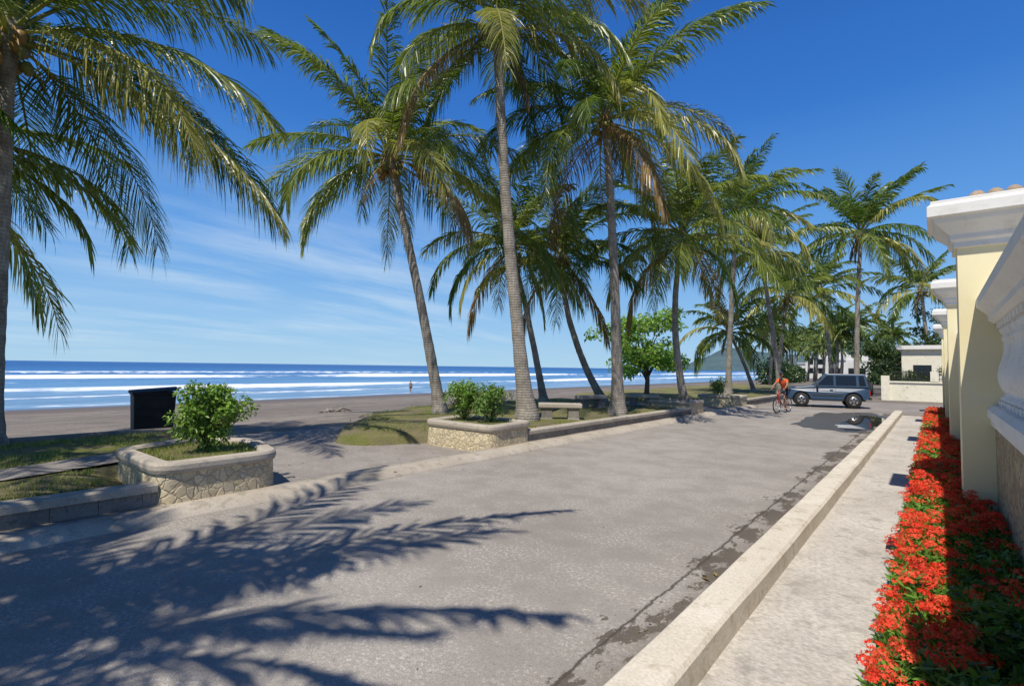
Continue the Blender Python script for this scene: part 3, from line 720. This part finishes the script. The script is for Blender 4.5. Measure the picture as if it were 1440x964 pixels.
for i in range(9):
    a=r.uniform(0,3.1); x,y=-22+r.normal()*.4,12.9+r.normal()*.4; l=r.uniform(.3,.8); z=zt(x,y)
    tube(b,[(x,y,z),(x+l*math.cos(a)*.5,y+l*math.sin(a)*.5,z+.05+r.random()*.15),(x+l*math.cos(a),y+l*math.sin(a),z+.03)],[.05,.06,.025],7,0)
b.build('driftwood',[M_block])

def bench(loc,rz):
    e=bpy.data.objects.new('park_bench',None); scene.collection.objects.link(e); e.location=loc; e.rotation_euler=(0,0,rz)
    b=B(); b.box((-.65,-.24,.36),(.65,.24,.50),0); b.build('seat',[M_conc],bevel=.03,parent=e)
    for sx in (-.40,.40):
        b=B(); rect_loft(b,sx-.16,sx+.16,-.18,.18,[(.03,0),(0,.08),(0,.28),(.03,.36)],0); b.build('leg',[M_block],bevel=.015,parent=e)
bench((-8.75,12.9,.28),rad(38)); bench((-9.4,20.0,.28),rad(30)); bench((-10.4,17.5,.28),rad(70))

# ------------------------------------------------------------------ trash bin
e=bpy.data.objects.new('trash_bin',None); scene.collection.objects.link(e); e.location=(-13.98,3.9,.12); e.rotation_euler=(0,0,rad(-8))
b=B(); rect_loft(b,-.30,.30,-.37,.37,[(0,.10),(.005,.3),(.03,.98),(.05,.98),(.05,1.04),(.03,1.04)],0); b.build('bin_body',[M_black],bevel=.02,parent=e)
b=B(); Ml=Matrix.Translation((0,0,1.05))@Matrix.Rotation(rad(4),4,'X')
V=[];n=8
for dz in (0,.03):
    for i in range(n+1):
        for y in (-.44,.44): V.append(tuple(Ml@Vector((-.37+.74*i/n,y,dz+.05*math.sin(math.pi*i/n)))))
o=2*(n+1); Fc=[]
for i in range(n): Fc+=[(2*i,2*i+1,2*i+3,2*i+2),(o+2*i,o+2*i+2,o+2*i+3,o+2*i+1),(2*i,2*i+2,o+2*i+2,o+2*i),(2*i+1,o+2*i+1,o+2*i+3,2*i+3)]
Fc+=[(0,o,o+1,1),(2*n,2*n+1,o+2*n+1,o+2*n)]
b.add(V,Fc); b.build('lid',[M_black],parent=e)
b=B()
for y in (-.3,.3): tube(b,[(-.27,y-.04,.12),(-.27,y+.04,.12)],.12,14,0)
for x,y in ((.25,-.3),(.25,.3)): b.box((x-.03,y-.03,0),(x+.03,y+.03,.16))
for z in (.45,.7): b.box((.315,-.36,z),(.345,.36,z+.03))
b.build('wheels_and_ribs',[M_black],parent=e)

# ------------------------------------------------------------------ SUV
M_paint=plain('blue_grey_paint',(.035,.07,.125),.35,.0,.5); M_glass=plain('car_glass',(.012,.016,.02),.08,0,.5)
M_tyre=plain('tyre_rubber',(.018,.018,.018),.8); M_rim=plain('wheel_alloy',(.5,.5,.5),.3,.8); M_trim=plain('grey_trim',(.04,.045,.05),.6); M_red=plain('tail_lamp',(.4,.02,.02),.3); M_lamp=plain('head_lamp',(.7,.7,.65),.15)
e=bpy.data.objects.new('parked_suv',None); scene.collection.objects.link(e); e.location=(-4.40,31.0,0); e.rotation_euler=(0,0,math.atan2(-.24,-1)); e.scale=(.95,1,1.02)
def arc(cx,r_,a0,a1,n=10): return [(cx+r_*math.cos(a0+(a1-a0)*i/n),.36+r_*math.sin(a0+(a1-a0)*i/n)) for i in range(n+1)]
out=[(-1.86,.50),(-1.9,.9),(-1.86,1.04),(.62,1.06),(.9,1.045),(1.5,.985),(1.78,.92),(1.87,.84),(1.9,.52),(1.80,.42)]
out+= [p for p in arc(1.22,.43,0.15,math.pi-.15)]+[(.7,.40),(-.68,.40)]+[p for p in arc(-1.16,.43,.15,math.pi-.15)]+[(-1.7,.42)]
n=len(out)
b=B(); V=[]
def wy(z): return .80 if z<.85 else .80-.035*(z-.85)/.2
for s in (-1,1):
    for (x,z) in out:
        yy=wy(z)*(1 if abs(x)<1.6 else 1-.12*((abs(x)-1.6)/.3)**2); V.append((x,s*yy,z))
Fc=[tuple(range(n)),tuple(range(n,2*n))[::-1]]+[(i,n+i,n+(i+1)%n,(i+1)%n) for i in range(n)]
b.add(V,Fc); b.build('body',[M_paint],bevel=.025,parent=e)
b=B(); b.box((-1.7,-.66,.36),(1.7,.66,.75),0); b.build('underbody',[M_trim],parent=e)
b=B()
zl,zh=1.045,1.68
V=[(-1.84,-.765,zl),(.66,-.765,zl),(.66,.765,zl),(-1.84,.765,zl),(-1.70,-.655,zh),(.02,-.655,zh),(.02,.655,zh),(-1.70,.655,zh)]
b.add(V,[(4,5,6,7),(0,1,5,4),(1,2,6,5),(2,3,7,6),(3,0,4,7)]); b.build('cabin',[M_paint],bevel=.03,parent=e)
b=B()
def sidept(xl,t,s,off=.006):
    z=zl+(zh-zl)*t; y=.765+(.655-.765)*t+off; return (xl,s*y,z)
for s in (-1,1):
    for (a0,a1,c0,c1) in ((-.28,.50,-.28,.03),(-1.30,-.38,-1.28,-.38),(-1.72,-1.42,-1.62,-1.40)):
        q=[sidept(a0,.10,s),sidept(a1,.10,s),sidept(c1,.86,s),sidept(c0,.86,s)]
        b.add(q,[(0,1,2,3) if s<0 else (3,2,1,0)])
def fr(x0,x1,y,t0,t1,o):
    xa=x0+(x1-x0)*t0+o;xb=x0+(x1-x0)*t1+o; y0=y+( .655-.765)*t0; y1=y+(.655-.765)*t1
    return [(xa,-y0+.06,zl+(zh-zl)*t0),(xa,y0-.06,zl+(zh-zl)*t0),(xb,y1-.06,zl+(zh-zl)*t1),(xb,-y1+.06,zl+(zh-zl)*t1)]
b.add(fr(.66,.02,.765,.08,.88,.008),[(0,1,2,3)]); b.add(fr(-1.84,-1.70,.765,.12,.85,-.008),[(3,2,1,0)])
b.build('windows',[M_glass],parent=e)
b=B()
for x in (1.22,-1.16):
    for s in (-1,1):
        y0=s*.60;y1=s*.83
        tube(b,[(x,y0,.36),(x,y1-.03*s,.36),(x,y1,.36)],[.36,.36,.33],22,0)
        tube(b,[(x,y1-.01*s,.36),(x,y1+.004*s,.36)],[.21,.20],18,1)
        for k in range(5):
            a=k*2*math.pi/5; b.box((-.035,-.004,.05),(.035,.004,.19),0,M=Matrix.Translation((x,y1+.008*s,.36))@Matrix.Rotation(a,4,'Y'))
tube(b,[(-1.93,0,.95),(-2.1,0,.95)],[.34,.33],22,0)
b.build('wheels',[M_tyre,M_rim],parent=e)
b=B(); b.box((1.86,-.74,.42),(1.97,.74,.56),0);b.box((-1.97,-.74,.44),(-1.87,.74,.56),0)
for s in (-1,1):
    b.box((.64,s*.80-.008,.42),(.645,s*.80+.008,1.02),0); b.box((-.36,s*.80-.008,.42),(-.354,s*.80+.008,1.02),0)
    b.box((-.68,s*.81-.012,.60),(.72,s*.81+.012,.66),0); b.box((-.25,s*.80-.014,.88),(-.1,s*.80+.014,.91),0)
    b.box((.42,s*.9-.08,1.06),(.52,s*.9+.08,1.2),0); b.box((-.7,s*.82-.05,.34),(.74,s*.82+.05,.385),0)
    b.box((1.84,s*.55-.16,.70),(1.895,s*.55+.16,.84),1); b.box((-1.905,s*.68-.06,.65),(-1.86,s*.68+.06,.88),2)
b.box((1.86,-.36,.68),(1.892,.36,.84),0); b.build('trim_and_lamps',[M_trim,M_lamp,M_red],parent=e,bevel=.008)

# ------------------------------------------------------------------ people
M_skin=noisy('skin',(.30,.17,.105),(.36,.21,.13),5,.5,90,.1,.002); M_hair=plain('dark_hair',(.015,.01,.008),.6)
M_orange=plain('orange_shirt',(.75,.12,.03),.8);M_short=plain('dark_shorts',(.03,.035,.05),.85);M_shoe=plain('shoe',(.05,.05,.05),.7)
def skin(name,verts,edges,radii,mat,parent,root=0,sub=2):
    me=bpy.data.meshes.new(name); me.from_pydata(verts,edges,[]); ob=bpy.data.objects.new(name,me); scene.collection.objects.link(ob)
    me.materials.append(mat); md=ob.modifiers.new('s','SKIN'); md.use_smooth_shade=True
    for i,rd in enumerate(radii):
        d=me.skin_vertices[0].data[i]; d.radius=rd if hasattr(rd,'__len__') else (rd,rd); d.use_root=(i==root)
    ob.modifiers.new('sub','SUBSURF').levels=sub; ob.modifiers['sub'].render_levels=sub; ob.parent=parent; return ob
def head(parent,c,yaw,cap=None):
    b=B(); M=Matrix.Rotation(yaw,3,'Z')
    def P(x,y,z): v=M@Vector((x,y,z)); return (c[0]+v.x,c[1]+v.y,c[2]+v.z)
    ell(b,c,(.092,.075,.112),0,M=M,seg=16,rings=12); ell(b,P(.03,0,-.06),(.058,.052,.055),0,M=M)
    ell(b,P(.096,0,-.012),(.02,.013,.024),0,M=M)
    for s in (-1,1):
        ell(b,P(.082,s*.03,.012),(.01,.013,.008),2,M=M,seg=8,rings=6); ell(b,P(.0,s*.077,-.005),(.022,.01,.03),0,M=M,seg=8,rings=6)
    ell(b,P(.082,0,-.055),(.01,.024,.006),3,M=M,seg=8,rings=6)
    ell(b,P(-.014,0,.026),(.095,.083,.105),1,M=M,seg=16,rings=12)
    if cap: 
        ell(b,P(.0,0,.065),(.1,.088,.065),4,M=M,seg=16,rings=8); ell(b,P(.1,0,.055),(.075,.065,.008),4,M=M)
    b.build('head',[M_skin,M_hair,M_black,M_red,cap or M_hair],parent=parent)
def hand(parent,w,d,side,curl=1.0):
    w=Vector(w);d=Vector(d).normalized();sd=Vector(side).normalized();nrm=d.cross(sd).normalized()
    if nrm.z>0: nrm=-nrm
    V=[w,w+d*.045,w+d*.085];E=[(0,1),(1,2)];Rr=[(.022,.016),(.032,.014),(.034,.013)]
    skin('palm',[tuple(v) for v in V],E,Rr,M_skin,parent,0,1)
    for i,(o,l) in enumerate(((.027,.07),(.009,.078),(-.009,.073),(-.026,.058))):
        p=w+d*.08+sd*o; q=p+d*l*.45+nrm*.008; s=q+(d*.4+nrm*curl).normalized()*l*.3; t=s+(-d*.3*curl+nrm).normalized()*l*.25
        skin('finger_%d'%(i+1),[tuple(x) for x in (p,q,s,t)],[(0,1),(1,2),(2,3)],[.009,.0085,.008,.007],M_skin,parent,0,1)
    p=w+d*.03+sd*.025; q=p+(d*.5+sd*.8).normalized()*.035; s=q+(d+nrm*.6).normalized()*.03
    skin('thumb',[tuple(x) for x in (p,q,s)],[(0,1),(1,2)],[.012,.010,.008],M_skin,parent,0,1)

e=bpy.data.objects.new('cyclist',None); scene.collection.objects.link(e); e.location=(-5.22,25.2,0.0); e.rotation_euler=(0,0,math.atan2(-.92,-.22))
J=dict(pel=(-.22,0,.98),sp=(-.15,0,1.16),ch=(-.02,0,1.36),nk=(.05,0,1.50),hd=(.09,0,1.58),
 sl=(-.0,.17,1.42),el=(.2,.28,1.22),wl=(.38,.27,1.075),sr=(-.0,-.17,1.42),er=(.2,-.28,1.22),wr=(.38,-.27,1.075),
 hl=(-.2,.10,.93),kl=(.12,.12,.62),al=(-.02,.13,.20),tl=(.14,.14,.135),hr=(-.2,-.10,.93),kr=(.22,-.13,.84),ar=(.04,-.13,.49),tr=(.20,-.14,.45))
def sk(name,keys,edges,rr,mat,par,JJ,sub=2):
    ix={k:i for i,k in enumerate(keys)}; return skin(name,[JJ[k] for k in keys],[(ix[a],ix[c]) for a,c in edges],rr,mat,par,0,sub)
bodyk=['pel','sp','ch','nk','hd','sl','el','wl','sr','er','wr','hl','kl','al','tl','hr','kr','ar','tr']
bodye=[('pel','sp'),('sp','ch'),('ch','nk'),('nk','hd'),('ch','sl'),('sl','el'),('el','wl'),('ch','sr'),('sr','er'),('er','wr'),('pel','hl'),('hl','kl'),('kl','al'),('al','tl'),('pel','hr'),('hr','kr'),('kr','ar'),('ar','tr')]
bodyr=[(.13,.11),(.125,.095),(.15,.10),.052,.05,.06,.042,.026,.06,.042,.026,.088,.058,.036,.03,.088,.058,.036,.03]
sk('body',bodyk,bodye,bodyr,M_skin,e,J)
sk('shirt',['sp','ch','sl','el2','sr','er2','pel'],[('sp','ch'),('ch','sl'),('sl','el2'),('ch','sr'),('sr','er2'),('sp','pel')],[(.15,.115),(.175,.12),.078,.062,.078,.062,(.15,.13)],M_orange,e,dict(J,el2=(.12,.24,1.30),er2=(.12,-.24,1.30)))
sk('shorts',['pel','hl','kl2','hr','kr2'],[('pel','hl'),('hl','kl2'),('pel','hr'),('hr','kr2')],[(.15,.13),.108,.085,.108,.085],M_short,e,dict(J,kl2=(.05,.12,.70),kr2=(.12,-.13,.86)))
for k in ('l','r'): sk('shoe',['a','t'],[('a','t')],[.045,.038],M_shoe,e,dict(a=tuple(Vector(J['a'+k])+Vector((0,0,-.03))),t=J['t'+k]),1)
head(e,(.12,0,1.67),rad(5),M_short)
for s in (-1,1): hand(e,(.385,s*.27,1.07),(.9,0,-.25),(0,-s,0))
eb=bpy.data.objects.new('bicycle',None); scene.collection.objects.link(eb); eb.location=e.location; eb.rotation_euler=e.rotation_euler
def ring(b,c,R_,r_,mat,n=36,s=8):
    V=[];Fc=[]
    for i in range(n):
        t=2*math.pi*i/n
        for k in range(s):
            p=2*math.pi*k/s; V.append((c[0]+(R_+r_*math.cos(p))*math.cos(t),c[1]+r_*math.sin(p),c[2]+(R_+r_*math.cos(p))*math.sin(t)))
    for i in range(n):
        for k in range(s): Fc.append((i*s+k,i*s+(k+1)%s,((i+1)%n)*s+(k+1)%s,((i+1)%n)*s+k))
    b.add(V,Fc,mat,smooth=True)
for nm,x in (('rear_wheel',-.48),('front_wheel',.58)):
    b=B(); ring(b,(x,0,.34),.315,.024,0); ring(b,(x,0,.34),.29,.01,1)
    for k in range(20):
        t=k*math.pi/10; tube(b,[(x,0,.34),(x+.29*math.cos(t),0,.34+.29*math.sin(t))],.003,4,1)
    tube(b,[(x,-.05,.34),(x,.05,.34)],.02,8,1); b.build(nm,[M_tyre,M_rim],parent=eb)
b=B(); bbx=(0,0,.30);st=(-.2,0,.82);hd_=(.40,0,.80);hb=(.43,0,.68)
for p,q,rr in ((bbx,st,.016),(bbx,hb,.019),((-.17,0,.74),hd_,.017),((-.48,.04,.34),bbx,.01),((-.48,-.04,.34),bbx,.01),((-.48,.04,.34),(-.17,.02,.74),.009),((-.48,-.04,.34),(-.17,-.02,.74),.009),((.37,0,.9),hb,.018),(hb,(.58,.05,.34),.012),(hb,(.58,-.05,.34),.012),((.37,0,.88),(.40,0,1.02),.014)):
    tube(b,[p,q],rr,8,0)
tube(b,[(.46,-.33,1.035),(.45,-.1,1.03),(.40,0,1.02),(.45,.1,1.03),(.46,.33,1.035)],.014,8,1)
tube(b,[(-.36,0,.86),(-.2,0,.87),(-.06,0,.86)],[.075,.05,.02],8,1)
tube(b,[(0,-.07,.30),(0.04,-.09,.44)],.01,6,1);tube(b,[(0,.07,.30),(-.0,.09,.14)],.01,6,1)
b.box((0.0,-.17,.43),(.10,-.09,.45),1);b.box((-.03,.09,.125),(.07,.17,.145),1); ring(b,(0,-.05,.30),.08,.008,1,20,6)
b.build('frame',[M_red,M_black],parent=eb)
zz=zt(-56.5,46.3)
e=bpy.data.objects.new('beach_walker',None); scene.collection.objects.link(e); e.location=(-56.5,46.3,max(zz,-2.0)); e.rotation_euler=(0,0,rad(-60))
J=dict(pel=(0,0,.92),sp=(.01,0,1.1),ch=(.03,0,1.32),nk=(.03,0,1.46),hd=(.04,0,1.53),sl=(.03,.18,1.38),el=(-.08,.22,1.12),wl=(.02,.24,.88),sr=(.03,-.18,1.38),er=(.02,-.22,1.10),wr=(.17,-.23,.92),
 hl=(0,.09,.88),kl=(.16,.1,.49),al=(.22,.1,.08),tl=(.37,.1,.035),hr=(0,-.09,.88),kr=(-.04,-.1,.47),ar=(-.27,-.1,.12),tr=(-.14,-.1,.03))
sk('body',bodyk,bodye,bodyr,M_skin,e,J); head(e,(.06,0,1.61),0)
sk('shorts',['pel','hl','kl2','hr','kr2'],[('pel','hl'),('hl','kl2'),('pel','hr'),('hr','kr2')],[(.145,.12),.105,.09,.105,.09],M_short,e,dict(J,kl2=(.09,.1,.66),kr2=(-.02,-.1,.64)))
hand(e,(.02,.24,.87),(.1,0,-1),(1,0,0),.5); hand(e,(.18,-.23,.91),(.4,0,-1),(1,0,0),.5)

# ------------------------------------------------------------------ far end buildings
e=bpy.data.objects.new('garden_wall',None); scene.collection.objects.link(e)
b=B(); b.box((-2.7,42.2,-.05),(2.5,42.45,1.15),0); b.box((-2.78,42.12,1.15),(2.5,42.53,1.25),0)
for x in (-2.7,-.2,2.2): b.box((x-.05,42.1,1.252),(x+.35,42.5,1.9),0) if x>-2 else b.box((x-.1,42.05,-.05),(x+.35,42.5,1.6),0)
b.build('wall',[M_pale],parent=e,bevel=.01)
b=B()
for i in range(34):
    x=-2.2+i*.14; b.box((x,42.3,1.252),(x+.03,42.33,1.95),0)
b.box((-2.3,42.29,1.85),(2.5,42.34,1.9),0);b.box((-2.3,42.29,1.4),(2.5,42.34,1.44),0); b.build('iron_railing',[M_iron],parent=e)
e=bpy.data.objects.new('beach_house',None); scene.collection.objects.link(e)
b=B(); b.box((-2.0,50,-.05),(4.5,56,3.6),0); b.box((-2.3,49.7,3.6),(4.8,56.3,3.9),1)
for x in (-1.3,.6,2.4): b.box((x,49.97,1.2),(x+1.1,49.995,2.4),2)
b.build('walls',[M_pale,M_white,M_glass],parent=e)
shrub('hedge_shrub',(-1.2,43.2,.0),1.0,1.9,2500,.13,61,(.02,.05,.01),(.10,.15,.03)); shrub('hedge_shrub',(1.2,43.4,.0),1.2,2.4,2500,.13,62,(.02,.05,.01),(.10,.15,.03))
def hotel(u,d,w,h,seed):
    e=bpy.data.objects.new('beach_hotel',None); scene.collection.objects.link(e)
    b=B(); P=(fw+rt*u)*d; Mx=Matrix.Translation((P.x,P.y,0))@Matrix.Rotation(rad(10),4,'Z')
    b.box((-w/2,-6,-1),(w/2,6,h),0,M=Mx); b.box((-w/4,-5,h+.001),(w/4,5,h*1.35),0,M=Mx); b.box((-w/2-.5,-6.5,h*.99),(-w/4-.01,6.5,h*1.06),0,M=Mx)
    n=int(w/3.4)
    for i in range(n):
        for j in range(max(1,int(h/3.4))): b.box((-w/2+.8+i*3.4,-6.1,1.0+j*3.4),(-w/2+2.6+i*3.4,-6.01,3.0+j*3.4),1,M=Mx)
    b.build('walls',[M_bldg,M_glass],parent=e)
hotel(.625,200,18,7,1); hotel(.672,190,14,6,2); hotel(.59,230,12,5,3)
